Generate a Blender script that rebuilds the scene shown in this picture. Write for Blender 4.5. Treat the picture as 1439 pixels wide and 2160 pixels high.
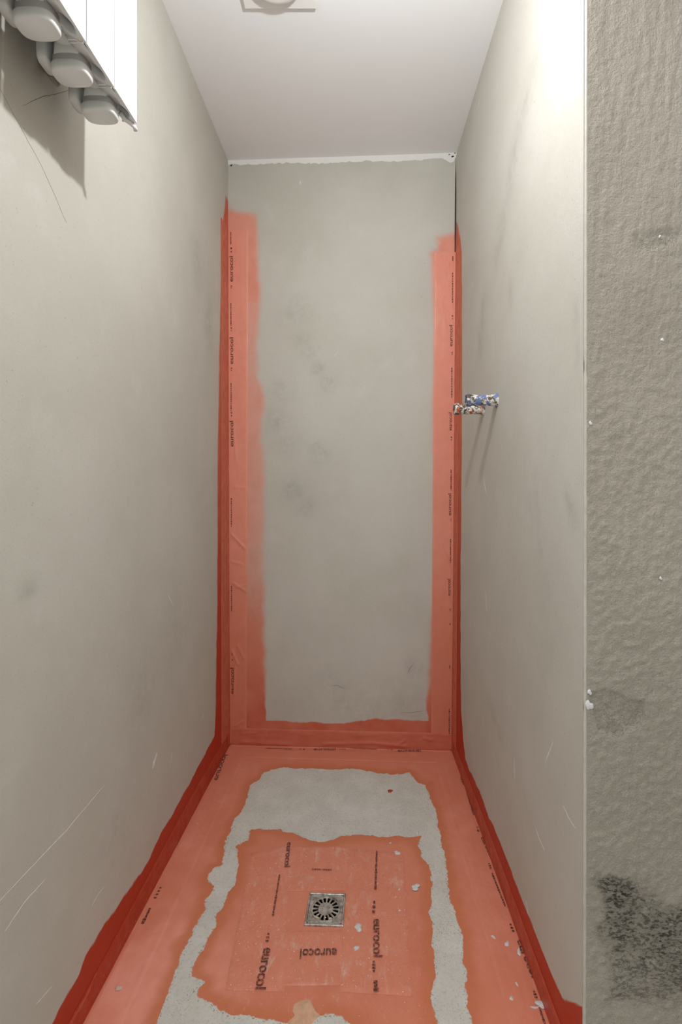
import bpy, bmesh, math, random
import numpy as np
from mathutils import Vector, Matrix

random.seed(4)
for o in list(bpy.data.objects):
    bpy.data.objects.remove(o)
S = bpy.context.scene
C = S.collection

# ------------------------------------------------------------------ camera
FPX, VX, VY, EYE = 1060.0, 755.0, 1005.0, 1.16      # focal length, principal point (px), eye height (m)
CEIL = 2.506
cam_d = bpy.data.cameras.new('camera')
cam = bpy.data.objects.new('camera', cam_d); C.objects.link(cam)
cam.location = (0, 0, EYE); cam.rotation_euler = (math.radians(90), 0, 0)
cam_d.sensor_fit = 'HORIZONTAL'; cam_d.sensor_width = 36.0
cam_d.lens = 36.0 * FPX / 1439.0
cam_d.shift_x = -(VX - 719.5) / 1439.0
cam_d.shift_y = -(1080.0 - VY) / 1439.0
cam_d.clip_start = 0.02
S.camera = cam

# ------------------------------------------------------------------ light
W = bpy.data.worlds.new('world'); S.world = W; W.use_nodes = True
W.node_tree.nodes['Background'].inputs[0].default_value = (0.9, 0.95, 1.0, 1)
W.node_tree.nodes['Background'].inputs[1].default_value = 0.0

BULB = Vector((0.0, 0.80, 2.17))
def point(name, loc, watts, col, rad):
    d = bpy.data.lights.new(name, 'POINT'); d.energy = watts; d.color = col; d.shadow_soft_size = rad
    o = bpy.data.objects.new(name, d); C.objects.link(o); o.location = loc
    return o
def panel(name, loc, rot, sx, sy, watts, col):
    d = bpy.data.lights.new(name, 'AREA'); d.shape = 'RECTANGLE'; d.size = sx; d.size_y = sy; d.energy = watts; d.color = col
    o = bpy.data.objects.new(name, d); C.objects.link(o); o.location = loc; o.rotation_euler = rot
    return o
R90 = math.radians(90)
point('bulb_light', BULB, 16.8, (0.965, 0.985, 1.0), 0.015)                                    # bare bulb over the mouth of the niche
panel('overhead_fill', (0.40, -0.30, 2.48), (0, 0, 0), 0.8, 0.8, 14.0, (0.96, 0.99, 1.0))  # unseen fill panel added under the ceiling behind the camera
panel('left_side_fill', (-0.50, -0.55, 1.2), (R90, 0, -R90), 1.0, 1.5, 11.5, (0.93, 0.98, 1.03))  # unseen fill panel added at the left behind the camera, wall has no opening

vs = S.view_settings
vs.view_transform = 'Standard'; vs.look = 'None'; vs.gamma = 1.0; vs.use_curve_mapping = False
vs.exposure = 0.08

# ------------------------------------------------------------------ helpers: surfaces of the room
def XL(Y, Z):                       # left wall
    return -0.553 - (2.165 - Y) * 0.027 * (1 - Z / CEIL)
def XR(Y, Z):                       # right wall of the niche
    t = Z / CEIL
    return (0.397 + (2.118 - Y) * 0.0095) * (1 - t) + 0.411 * t
def YB(X, Z):                       # back wall
    t = Z / CEIL; s = (X + 0.553) / 0.958
    return (2.165 - 0.047 * s) * (1 - t) + (2.14 - 0.05 * s) * t
def YF(X, Z):                       # wall face beside the niche
    return 0.911 - 0.006 * Z / CEIL
def on_floor(x, y):
    k = EYE / (y - VY)
    return ((x - VX) * k, FPX * k)
def on_left(x, y):                  # -> (Y, Z)
    Y, Z = 1.5, 1.0
    for _ in range(8):
        Y = FPX * XL(Y, Z) / (x - VX); Z = EYE + (VY - y) * Y / FPX
    return (Y, Z)
def on_right(x, y):
    Y, Z = 1.5, 1.0
    for _ in range(8):
        Y = FPX * XR(Y, Z) / (x - VX); Z = EYE + (VY - y) * Y / FPX
    return (Y, Z)
def on_back(x, y):                  # -> (X, Z)
    X, Z = 0.0, 1.0
    for _ in range(8):
        Y = YB(X, Z); X = (x - VX) * Y / FPX; Z = EYE + (VY - y) * Y / FPX
    return (X, Z)
def on_front(x, y):
    X, Z = 0.5, 1.0
    for _ in range(8):
        Y = YF(X, Z); X = (x - VX) * Y / FPX; Z = EYE + (VY - y) * Y / FPX
    return (X, Z)

# surface frames: (a, b, h) -> world, h = height proud of the surface
def s_floor(a, b, h): return (a, b, h)
def s_left(a, b, h): return (XL(a, b) + h, a, b)
def s_right(a, b, h): return (XR(a, b) - h, a, b)
def s_back(a, b, h): return (a, YB(a, b) - h, b)
def s_front(a, b, h): return (a, YF(a, b) - h, b)
def s_ceil(a, b, h): return (a, b, CEIL - h)

# ------------------------------------------------------------------ helpers: numpy fields
_TAB = {}
def vnoise(a, b, seed=0):
    if seed not in _TAB: _TAB[seed] = np.random.RandomState(seed).rand(256, 256)
    T = _TAB[seed]
    i = np.floor(a).astype(int); j = np.floor(b).astype(int)
    u = a - i; v = b - j; u = u * u * (3 - 2 * u); v = v * v * (3 - 2 * v)
    g = lambda p, q: T[p % 256, q % 256]
    return (g(i, j) * (1 - u) + g(i + 1, j) * u) * (1 - v) + (g(i, j + 1) * (1 - u) + g(i + 1, j + 1) * u) * v
def fnoise(a, b, sc, seed=0, octs=4):
    r = 0; k = 1; t = 0
    for o in range(octs):
        r = r + k * vnoise(a * sc * 2 ** o + 31.7 * o, b * sc * 2 ** o + 11.3 * o, seed + o); t += k; k *= 0.5
    return r / t - 0.5
def seg_dist(a, b, p, q):
    px, py = p; dx, dy = q[0] - p[0], q[1] - p[1]
    L = dx * dx + dy * dy + 1e-12
    t = np.clip(((a - px) * dx + (b - py) * dy) / L, 0, 1)
    return np.hypot(a - px - t * dx, b - py - t * dy)
def sdf(a, b, poly):                # positive inside
    d = np.full(a.shape, 1e9); ins = np.zeros(a.shape, bool); n = len(poly)
    for k in range(n):
        p, q = poly[k], poly[(k + 1) % n]
        d = np.minimum(d, seg_dist(a, b, p, q))
        c = (p[1] > b) != (q[1] > b)
        xx = p[0] + (b - p[1]) / (q[1] - p[1] + 1e-12) * (q[0] - p[0])
        ins ^= c & (a < xx)
    return np.where(ins, d, -d)
def sstep(x, lo, hi):
    t = np.clip((x - lo) / (hi - lo), 0, 1); return t * t * (3 - 2 * t)
def lin(*parts):                    # spacing list: (start, stop, step)
    out = []
    for s, e, st in parts:
        n = max(1, int(round(abs(e - s) / st)))
        out += [s + (e - s) * k / n for k in range(n)]
    out.append(parts[-1][1])
    return np.array(out)

# ------------------------------------------------------------------ helpers: objects
def setp(o, label=None, cat=None, group=None, kind=None):
    if label: o['label'] = label
    if cat: o['category'] = cat
    if group: o['group'] = group
    if kind: o['kind'] = kind
    return o
def mesh_obj(name, verts, faces, mat, parent=None, smooth=False):
    me = bpy.data.meshes.new(name); me.from_pydata([tuple(v) for v in verts], [], faces); me.update()
    if mat: me.materials.append(mat)
    if smooth:
        me.polygons.foreach_set('use_smooth', [True] * len(me.polygons))
    o = bpy.data.objects.new(name, me); C.objects.link(o)
    if parent: o.parent = parent
    return o
def bm_obj(name, bm, mat, parent=None, smooth=False):
    bmesh.ops.recalc_face_normals(bm, faces=bm.faces)
    me = bpy.data.meshes.new(name); bm.to_mesh(me); bm.free()
    if mat: me.materials.append(mat)
    if smooth:
        me.polygons.foreach_set('use_smooth', [True] * len(me.polygons))
    o = bpy.data.objects.new(name, me); C.objects.link(o)
    if parent: o.parent = parent
    return o
def attr(o, name, arr):
    a = o.data.attributes.new(name, 'FLOAT', 'POINT'); a.data.foreach_set('value', np.asarray(arr, np.float32).ravel())
def grid(name, As, Bs, surf, mat, h=None, attrs=None, parent=None, thick=0.06, flip=False, hole=None):
    A, B = np.meshgrid(As, Bs, indexing='ij')
    H = np.zeros_like(A) if h is None else h(A, B)
    X, Y, Z = surf(A, B, H)
    X, Y, Z = (np.broadcast_to(q, A.shape) for q in (X, Y, Z))
    V = np.stack([X, Y, Z], -1).reshape(-1, 3)
    na, nb = A.shape
    idx = np.arange(na * nb).reshape(na, nb)
    q = np.stack([idx[:-1, :-1], idx[1:, :-1], idx[1:, 1:], idx[:-1, 1:]], -1).reshape(-1, 4)
    if hole is not None:
        ca = (A[:-1, :-1] + A[1:, 1:]) / 2; cb = (B[:-1, :-1] + B[1:, 1:]) / 2
        q = q[~hole(ca, cb).ravel()]
    if flip: q = q[:, ::-1]
    o = mesh_obj(name, V, [], mat, parent)
    me = o.data
    me.clear_geometry(); me.vertices.add(len(V)); me.vertices.foreach_set('co', V.astype(np.float32).ravel())
    me.loops.add(q.size); me.loops.foreach_set('vertex_index', q.astype(np.int32).ravel())
    me.polygons.add(len(q)); me.polygons.foreach_set('loop_start', np.arange(0, q.size, 4, dtype=np.int32))
    me.polygons.foreach_set('use_smooth', [True] * len(q))
    me.update(); me.validate()
    for k, f in (attrs or {}).items():
        attr(o, k, f(A, B))
    if thick:
        m = o.modifiers.new('thickness', 'SOLIDIFY'); m.thickness = thick; m.offset = -1
    return o
def tube_bm(bm, pts, r, seg=10, caps=True):
    rings = []; pts = [Vector(p) for p in pts]
    rr = r if isinstance(r, (list, tuple)) else [r] * len(pts)
    for i, p in enumerate(pts):
        d = (pts[min(i + 1, len(pts) - 1)] - pts[max(i - 1, 0)]).normalized()
        up = Vector((0, 0, 1)) if abs(d.z) < 0.9 else Vector((0, 1, 0))
        e1 = d.cross(up).normalized(); e2 = d.cross(e1).normalized()
        rings.append([bm.verts.new(p + rr[i] * (math.cos(t) * e1 + math.sin(t) * e2))
                      for t in [2 * math.pi * k / seg for k in range(seg)]])
    for a, b in zip(rings, rings[1:]):
        for k in range(seg):
            bm.faces.new((a[k], a[(k + 1) % seg], b[(k + 1) % seg], b[k]))
    if caps:
        bm.faces.new(rings[0][::-1]); bm.faces.new(rings[-1])
def box_bm(bm, x0, x1, y0, y1, z0, z1, bev=0.0):
    r = bmesh.ops.create_cube(bm, size=1)
    for v in r['verts']:
        v.co = Vector(((x0 + x1) / 2 + v.co.x * (x1 - x0), (y0 + y1) / 2 + v.co.y * (y1 - y0), (z0 + z1) / 2 + v.co.z * (z1 - z0)))
    if bev:
        es = list({e for v in r['verts'] for e in v.link_edges})
        bmesh.ops.bevel(bm, geom=es, offset=bev, segments=2, affect='EDGES', profile=0.5)
def loft_bm(bm, rings, cap0=True, cap1=True):
    rs = [[bm.verts.new(p) for p in r] for r in rings]
    n = len(rs[0])
    for a, b in zip(rs, rs[1:]):
        for k in range(n):
            bm.faces.new((a[k], a[(k + 1) % n], b[(k + 1) % n], b[k]))
    if cap0: bm.faces.new(rs[0][::-1])
    if cap1: bm.faces.new(rs[-1])
def superellipse(cx, cy, rx, ry, z, n=24, e=3.0):
    out = []
    for k in range(n):
        t = 2 * math.pi * k / n; c, s = math.cos(t), math.sin(t)
        out.append((cx + rx * math.copysign(abs(c) ** (2 / e), c), cy + ry * math.copysign(abs(s) ** (2 / e), s), z))
    return out

# ------------------------------------------------------------------ materials
def srgb(r, g, b):
    f = lambda c: (c / 255 / 12.92) if c / 255 <= 0.04045 else ((c / 255 + 0.055) / 1.055) ** 2.4
    return (f(r), f(g), f(b), 1)
class NT:
    def __init__(s, name, rough=0.6, spec=0.3):
        s.m = bpy.data.materials.new(name); s.m.use_nodes = True; s.t = s.m.node_tree
        s.b = s.t.nodes['Principled BSDF']
        s.b.inputs['Roughness'].default_value = rough; s.b.inputs['Specular IOR Level'].default_value = spec
        s.pos = s.new('ShaderNodeNewGeometry').outputs['Position']
    def new(s, k): return s.t.nodes.new(k)
    def put(s, sock, v):
        if isinstance(v, bpy.types.NodeSocket): s.t.links.new(v, sock)
        elif isinstance(v, tuple) and len(v) == 3 and sock.type == 'RGBA': sock.default_value = (*v, 1)
        else: sock.default_value = v
    def attr(s, n):
        a = s.new('ShaderNodeAttribute'); a.attribute_name = n; return a.outputs['Fac']
    def map(s, scale, rot=(0, 0, 0)):
        m = s.new('ShaderNodeMapping'); s.put(m.inputs['Vector'], s.pos); m.inputs['Scale'].default_value = scale
        m.inputs['Rotation'].default_value = rot
        return m.outputs[0]
    def noise(s, scale, detail=4, rough=0.55, vec=None, dist=0.0):
        n = s.new('ShaderNodeTexNoise'); s.put(n.inputs['Vector'], vec or s.pos)
        n.inputs['Scale'].default_value = scale; n.inputs['Detail'].default_value = detail
        n.inputs['Roughness'].default_value = rough; n.inputs['Distortion'].default_value = dist
        return n.outputs['Fac']
    def voro(s, scale, vec=None):
        n = s.new('ShaderNodeTexVoronoi'); s.put(n.inputs['Vector'], vec or s.pos); n.inputs['Scale'].default_value = scale
        return n.outputs['Distance']
    def ramp(s, v, lo, hi, a=0.0, b=1.0):
        n = s.new('ShaderNodeMapRange'); n.interpolation_type = 'SMOOTHSTEP'; s.put(n.inputs['Value'], v)
        for k, x in zip(('From Min', 'From Max', 'To Min', 'To Max'), (lo, hi, a, b)): n.inputs[k].default_value = x
        return n.outputs[0]
    def math(s, op, a, b=0.0):
        n = s.new('ShaderNodeMath'); n.operation = op; s.put(n.inputs[0], a); s.put(n.inputs[1], b); return n.outputs[0]
    def mix(s, f, a, b):
        n = s.new('ShaderNodeMix'); n.data_type = 'RGBA'; s.put(n.inputs['Factor'], f)
        s.put(n.inputs['A'], a); s.put(n.inputs['B'], b); return n.outputs['Result']
    def bump(s, h, strength, dist, normal=None):
        n = s.new('ShaderNodeBump'); n.inputs['Strength'].default_value = strength; n.inputs['Distance'].default_value = dist
        s.put(n.inputs['Height'], h)
        if normal is not None: s.put(n.inputs['Normal'], normal)
        return n.outputs[0]
    def done(s, color=None, rough=None, normal=None):
        if color is not None: s.put(s.b.inputs['Base Color'], color)
        if rough is not None: s.put(s.b.inputs['Roughness'], rough)
        if normal is not None: s.put(s.b.inputs['Normal'], normal)
        return s.m

PLASTER = srgb(202, 198, 189); PLASTER_D = srgb(194, 190, 180); PLASTER_L = srgb(209, 205, 197); DAMP = srgb(140, 140, 129)
DEEP = srgb(182, 54, 26); MID = srgb(216, 133, 107); THIN = srgb(238, 160, 140); ORANGE = srgb(200, 100, 62)

def plaster_color(n):
    c = n.mix(n.ramp(n.noise(2.2, 5, 0.6), 0.35, 0.7), PLASTER_D, PLASTER)
    c = n.mix(n.math('MULTIPLY', n.ramp(n.noise(7.0, 6, 0.65), 0.52, 0.8), 0.5), c, PLASTER_L)
    c = n.mix(n.math('MULTIPLY', n.ramp(n.noise(160.0, 2, 0.5), 0.66, 0.8), 0.35), c, srgb(120, 116, 106))
    return c
def wall_material(name, fine=0.42, stroke=0.15):
    n = NT(name, 0.55, 0.25)
    c = plaster_color(n)
    sm = n.math('MULTIPLY', n.attr('smudge'), n.ramp(n.noise(28, 5, 0.7), 0.25, 0.75))
    c = n.mix(n.math('MINIMUM', sm, 0.9), c, DAMP)
    wh = n.math('ADD', n.attr('white'), n.math('MULTIPLY', n.math('SUBTRACT', n.noise(90, 4, 0.6), 0.5), 0.25))
    p = n.math('ADD', n.attr('paint'), n.math('MULTIPLY', n.math('SUBTRACT', n.noise(70, 4, 0.65), 0.5), 0.22))
    fac = n.math('MULTIPLY', n.ramp(p, 0.08, 0.92), n.ramp(n.attr('paint'), 0.0, 0.04))
    coat = n.math('ADD', n.attr('coat'), n.math('MULTIPLY', n.math('SUBTRACT', n.noise(14, 4, 0.6), 0.5), 0.3))
    red = n.mix(n.ramp(coat, 0.0, 0.5), THIN, MID)
    red = n.mix(n.ramp(coat, 0.5, 1.0), red, DEEP)
    c = n.mix(fac, c, red)
    c = n.mix(n.ramp(wh, 0.45, 0.55), c, srgb(236, 234, 231))
    b = n.bump(n.noise(260, 3, 0.6), fine, 0.0012)
    b = n.bump(n.noise(24, 6, 0.7, n.map((1, 1, 0.35))), stroke, 0.006, b)
    return n.done(c, n.ramp(fac, 0, 1, 0.62, 0.42), b)
M_WALL = wall_material('grey_plaster')

def rough_wall():
    n = NT('coarse_grey_plaster', 0.75, 0.2)
    c = n.mix(n.ramp(n.noise(2.6, 5, 0.6), 0.35, 0.7), srgb(166, 158, 146), srgb(178, 170, 158))  # coarse finish; base tones lowered to stand in for weak grazing light
    c = n.mix(n.math('MULTIPLY', n.ramp(n.noise(150, 3, 0.6), 0.60, 0.74), 0.5), c, srgb(196, 189, 177))
    r = n.attr('rough')
    sp = n.math('MULTIPLY', n.ramp(n.noise(150, 4, 0.65, n.map((0.8, 1, 1.5))), 0.46, 0.60), r)
    c = n.mix(n.math('MULTIPLY', r, 0.5), c, srgb(112, 108, 98))
    c = n.mix(sp, c, srgb(58, 54, 48))
    b = n.bump(n.noise(230, 4, 0.7), 1.0, 0.005)
    b = n.bump(n.noise(40, 5, 0.65, n.map((2.2, 1, 0.16), (0, 0.08, 0))), 0.5, 0.004, b)
    hb = n.math('MULTIPLY', n.noise(150, 4, 0.65, n.map((0.8, 1, 1.5))), r)
    b = n.bump(hb, 0.9, 0.006, b)
    pk = n.math('MULTIPLY', n.ramp(n.noise(55, 5, 0.7, dist=0.8), 0.42, 0.58), n.attr('peel'))
    b = n.bump(pk, 0.6, 0.004, b)
    return n.done(c, None, b)
M_ROUGH = rough_wall()

def floor_material():
    n = NT('screed_floor', 0.6, 0.3)
    g = n.mix(n.ramp(n.noise(9, 6, 0.65), 0.35, 0.7), srgb(202, 200, 192), srgb(214, 212, 205))
    g = n.mix(n.math('MULTIPLY', n.ramp(n.noise(260, 3, 0.65), 0.58, 0.68), n.ramp(n.noise(11, 4, 0.65), 0.42, 0.62)), g, srgb(132, 126, 116))
    g = n.mix(n.math('MULTIPLY', n.ramp(n.noise(95, 6, 0.75), 0.50, 0.72), 0.45), g, srgb(158, 152, 142))
    gb = n.math('MULTIPLY', n.math('SUBTRACT', 1.0, n.math('ABSOLUTE', n.math('SUBTRACT', n.math('MULTIPLY', n.attr('paint'), 3.0), 0.6))), n.ramp(n.noise(180, 3, 0.6), 0.55, 0.63))
    g = n.mix(n.ramp(gb, 0.2, 0.8, 0.0, 0.6), g, srgb(110, 98, 84))
    g = n.mix(n.math('MULTIPLY', n.ramp(n.noise(30, 6, 0.7, n.map((1, 0.5, 1))), 0.55, 0.8), 0.5), g, srgb(168, 160, 149))
    raw = n.attr('paint')
    p = n.math('ADD', raw, n.math('MULTIPLY', n.math('SUBTRACT', n.noise(110, 6, 0.75), 0.5), 1.1))
    fac = n.ramp(p, 0.38, 0.62)
    coat = n.math('ADD', n.attr('coat'), n.math('MULTIPLY', n.math('SUBTRACT', n.noise(16, 5, 0.65), 0.5), 0.45))
    red = n.mix(n.ramp(coat, 0.0, 0.5), THIN, MID)
    red = n.mix(n.ramp(coat, 0.5, 1.0), red, srgb(198, 100, 72))
    edge = n.math('MULTIPLY', n.ramp(n.attr('edge'), 0.0, 1.0), 0.8)
    red = n.mix(edge, red, srgb(202, 118, 82))
    scuff = n.math('MULTIPLY', n.ramp(n.noise(48, 6, 0.7, n.map((1.3, 0.7, 1))), 0.56, 0.70), n.attr('scuff'))
    red = n.mix(n.math('MULTIPLY', scuff, 0.75), red, srgb(212, 176, 160))
    dust = n.ramp(n.noise(190, 2, 0.5), 0.70, 0.76)
    red = n.mix(n.math('MULTIPLY', dust, n.math('ADD', n.attr('scuff'), 0.12)), red, srgb(232, 210, 196))
    c = n.mix(fac, g, red)
    b = n.bump(n.noise(240, 3, 0.6), 0.3, 0.0012)
    b = n.bump(n.noise(22, 5, 0.65), 0.35, 0.006, b)
    b = n.bump(fac, 0.35, 0.0015, b)
    return n.done(c, n.ramp(fac, 0, 1, 0.68, 0.40), b)
M_FLOOR = floor_material()

def tape_material():
    n = NT('red_membrane_tape', 0.4, 0.4)
    coat = n.math('ADD', n.attr('coat'), n.math('MULTIPLY', n.math('SUBTRACT', n.noise(18, 4, 0.6), 0.5), 0.22))
    red = n.mix(n.ramp(coat, 0.0, 0.5), THIN, MID)
    red = n.mix(n.ramp(coat, 0.5, 1.0), red, DEEP)
    sc = n.math('MULTIPLY', n.ramp(n.noise(60, 5, 0.7, n.map((1.6, 1.6, 1.6))), 0.60, 0.75), n.attr('scuff'))
    red = n.mix(n.math('MULTIPLY', sc, 0.55), red, srgb(216, 150, 132))
    st = n.math('MULTIPLY', n.ramp(n.noise(75, 4, 0.65, n.map((1.6, 0.13, 1.6), (0.12, 0.0, 0.1))), 0.58, 0.68), n.attr('scuff'))
    red = n.mix(n.math('MULTIPLY', st, 0.75), red, srgb(214, 118, 92))
    dust = n.math('MULTIPLY', n.ramp(n.noise(170, 2, 0.5), 0.72, 0.77), n.attr('scuff'))
    red = n.mix(dust, red, srgb(235, 205, 190))
    b = n.bump(n.noise(200, 3, 0.6), 0.2, 0.001)
    b = n.bump(n.noise(30, 4, 0.6), 0.25, 0.004, b)
    b = n.bump(st, 0.5, 0.002, b)
    return n.done(red, n.ramp(n.noise(35, 4, 0.6), 0.3, 0.7, 0.30, 0.52), b)
M_TAPE = tape_material()

def simple(name, col, rough=0.5, spec=0.4, metal=0.0, nscale=40, var=0.12, bump=0.1):
    n = NT(name, rough, spec); n.b.inputs['Metallic'].default_value = metal
    d = tuple(x * (1 - var) for x in col[:3]) + (1,)
    c = n.mix(n.ramp(n.noise(nscale, 4, 0.6), 0.3, 0.7), d, col)
    return n.done(c, None, n.bump(n.noise(nscale * 6, 3, 0.6), bump, 0.0008))
M_CEIL = simple('white_ceiling_paint', srgb(243, 243, 244), 0.7, 0.2, 0, 3, 0.02, 0.12)
M_WHITE = simple('white_radiator_enamel', srgb(229, 229, 229), 0.32, 0.5, 0, 10, 0.02, 0.02)
M_PLASTIC = simple('white_vent_plastic', srgb(238, 237, 235), 0.35, 0.5, 0, 10, 0.02, 0.02)
M_CHROME = simple('bracket_steel', srgb(190, 188, 184), 0.28, 0.5, 0.9, 30, 0.2, 0.05)
def ink():
    n = NT('faded_printing_ink', 0.55, 0.3)
    return n.done(n.mix(n.ramp(n.noise(210, 4, 0.65), 0.45, 0.66), srgb(84, 52, 52), srgb(196, 116, 98)))
M_INK = ink()
M_SPLASH = simple('white_plaster_splash', srgb(220, 219, 218), 0.6, 0.3, 0, 120, 0.22, 0.4)
M_DRIP = simple('dried_cream_plaster', srgb(214, 196, 172), 0.65, 0.3, 0, 120, 0.2, 0.3)
M_SCRATCH = simple('pale_scratch', srgb(232, 228, 220), 0.6, 0.2, 0, 90, 0.15, 0.1)
M_CRACK = simple('dark_crack', srgb(128, 121, 110), 0.8, 0.1, 0, 90, 0.2, 0.1)
M_PATCH = simple('thin_plaster_residue', srgb(222, 176, 146), 0.55, 0.3, 0, 60, 0.2, 0.3)
M_NOSE = simple('nosing_plaster', srgb(186, 181, 170), 0.6, 0.25, 0, 60, 0.12, 0.3)
M_GAP = simple('open_joint', srgb(70, 66, 58), 0.8, 0.1, 0, 60, 0.3, 0.1)
M_BLACK = simple('dark_sump', srgb(14, 13, 12), 0.6, 0.2, 0, 40, 0.2, 0.1)
M_FLAKE = simple('red_paint_flake', srgb(196, 84, 50), 0.5, 0.3, 0, 80, 0.3, 0.2)
M_SOCKET = simple('black_lamp_socket', srgb(40, 40, 40), 0.5, 0.3, 0, 40, 0.1, 0.0)

def steel():
    n = NT('worn_drain_steel', 0.36, 0.5)
    c = n.mix(n.ramp(n.noise(70, 5, 0.7), 0.35, 0.65), srgb(150, 146, 140), srgb(216, 213, 208))
    dirt = n.ramp(n.noise(120, 5, 0.7), 0.55, 0.66)
    c = n.mix(n.math('MULTIPLY', dirt, 0.75), c, srgb(150, 132, 118))
    n.put(n.b.inputs['Metallic'], n.ramp(dirt, 0, 1, 0.75, 0.05))
    return n.done(c, n.ramp(n.noise(90, 4, 0.6), 0.3, 0.7, 0.26, 0.55), n.bump(n.noise(180, 4, 0.6), 0.25, 0.001))
M_STEEL = steel()

def pipe_material(name, accent, a_lo):
    n = NT(name, 0.5, 0.35)
    c = n.mix(n.ramp(n.noise(75, 4, 0.65), 0.44, 0.56), srgb(92, 76, 64), srgb(232, 227, 218))
    c = n.mix(n.ramp(n.noise(52, 3, 0.6, n.map((1, 1, 1), (0.4, 0.7, 0.2))), a_lo, a_lo + 0.06), c, accent)
    c = n.mix(n.ramp(n.noise(130, 3, 0.6), 0.66, 0.72), c, srgb(48, 40, 36))
    return n.done(c, None, n.bump(n.noise(110, 5, 0.7), 0.6, 0.003))
M_PIPE_BLUE = pipe_material('plaster_spattered_blue_pipe', srgb(106, 126, 172), 0.50)
M_PIPE_RED = pipe_material('plaster_spattered_orange_pipe', srgb(208, 96, 48), 0.55)

# ------------------------------------------------------------------ paint outlines
BACK_L = [(480, 437), (510, 440), (530, 445), (548, 450), (550, 500), (551, 560), (556, 600), (557, 645), (553, 690), (550, 740),
          (552, 800), (564, 833), (564, 870), (558, 930), (566, 980), (566, 1050), (564, 1150), (566, 1250), (565, 1350),
          (563, 1450), (562, 1520), (640, 1522), (700, 1524), (745, 1521), (800, 1516), (850, 1517), (902, 1518), (897, 1480),
          (899, 1420), (903, 1340), (906, 1250), (908, 1150), (906, 1050), (906, 950), (905, 850), (908, 750), (907, 650),
          (905, 580), (903, 530), (917, 521), (915, 497), (940, 489), (970, 484), (985, 484), (985, 1640), (460, 1640), (460, 437)]
BACK_POLY = [on_back(*p) for p in BACK_L]
LEFT_L = [(484, 425), (476, 411), (470, 470), (467, 560), (464, 700), (461, 850), (459, 1000), (459, 1150), (458, 1300), (456, 1400),
          (455, 1500), (453, 1553), (436, 1583), (410, 1633), (376, 1695), (341, 1755), (302, 1837), (257, 1898), (221, 1949),
          (180, 2018), (165, 2057), (126, 2126), (109, 2156), (70, 2225), (20, 2320)]
LEFT_POLY = [on_left(*p) for p in LEFT_L]
LEFT_POLY = [(2.3, LEFT_POLY[0][1])] + LEFT_POLY + [(0.90, -0.1), (2.3, -0.1)]
RIGHT_L = [(962, 470), (966, 474), (971, 500), (974, 530), (975, 600), (975, 700), (975, 850), (974, 1000), (973, 1100), (972, 1200),
           (972, 1300), (972, 1400), (973, 1500), (977, 1556), (982, 1602), (991, 1626), (1013, 1672), (1026, 1711), (1050, 1762),
           (1069, 1812), (1092, 1875), (1112, 1925), (1143, 2003), (1166, 2061), (1186, 2104), (1201, 2114), (1219, 2120), (1231, 2124)]
RIGHT_POLY = [on_right(*p) for p in RIGHT_L]
RIGHT_POLY = [(2.3, RIGHT_POLY[0][1])] + RIGHT_POLY + [(0.80, 0.185), (0.80, -0.1), (2.3, -0.1)]
GREY_L = [(574, 1622), (557, 1630), (548, 1646), (531, 1656), (520, 1686), (503, 1721), (488, 1742), (479, 1773), (473, 1798),
          (471, 1824), (451, 1833), (440, 1850), (445, 1872), (436, 1906), (421, 1936), (408, 1971), (387, 1997), (382, 2031),
          (367, 2066), (356, 2096), (341, 2130), (328, 2160), (306, 2215), (285, 2280), (262, 2330), (1060, 2330), (1030, 2240),
          (1010, 2210), (999, 2159), (991, 2124), (987, 2085), (983, 2058), (974, 2026), (974, 1976), (964, 1945), (952, 1898),
          (947, 1859), (937, 1812), (929, 1773), (927, 1746), (921, 1715), (906, 1684), (898, 1657), (875, 1649), (863, 1631),
          (824, 1633), (758, 1624), (680, 1621), (620, 1620)]
GREY_POLY = [on_floor(*p) for p in GREY_L]
INNER_L = [(531, 1751), (557, 1749), (595, 1751), (626, 1762), (660, 1773), (690, 1774), (719, 1766), (758, 1763), (816, 1764),
           (859, 1766), (890, 1763), (884, 1781), (890, 1805), (906, 1826), (913, 1847), (908, 1879), (906, 1906), (913, 1941),
           (915, 1976), (917, 2007), (915, 2046), (917, 2085), (911, 2104), (917, 2131), (919, 2165), (917, 2215), (850, 2205),
           (765, 2185), (740, 2160), (719, 2147), (690, 2143), (668, 2150), (630, 2168), (574, 2154), (531, 2143), (488, 2139),
           (479, 2126), (453, 2122), (421, 2106), (417, 2087), (434, 2071), (402, 2057), (408, 2035), (419, 2014), (432, 1988),
           (445, 1962), (466, 1923), (479, 1893), (496, 1867), (499, 1842), (501, 1807), (496, 1786), (511, 1777), (525, 1773)]
INNER_POLY = [on_floor(*p) for p in INNER_L]
OUTER_POLY = [(-0.75, 2.4), (-0.75, 0.93), (0.405, 0.86), (0.405, 0.86), (0.6, 0.9), (0.6, 2.4)]

# ------------------------------------------------------------------ the setting
Z0, Z1 = -0.02, CEIL + 0.02
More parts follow.
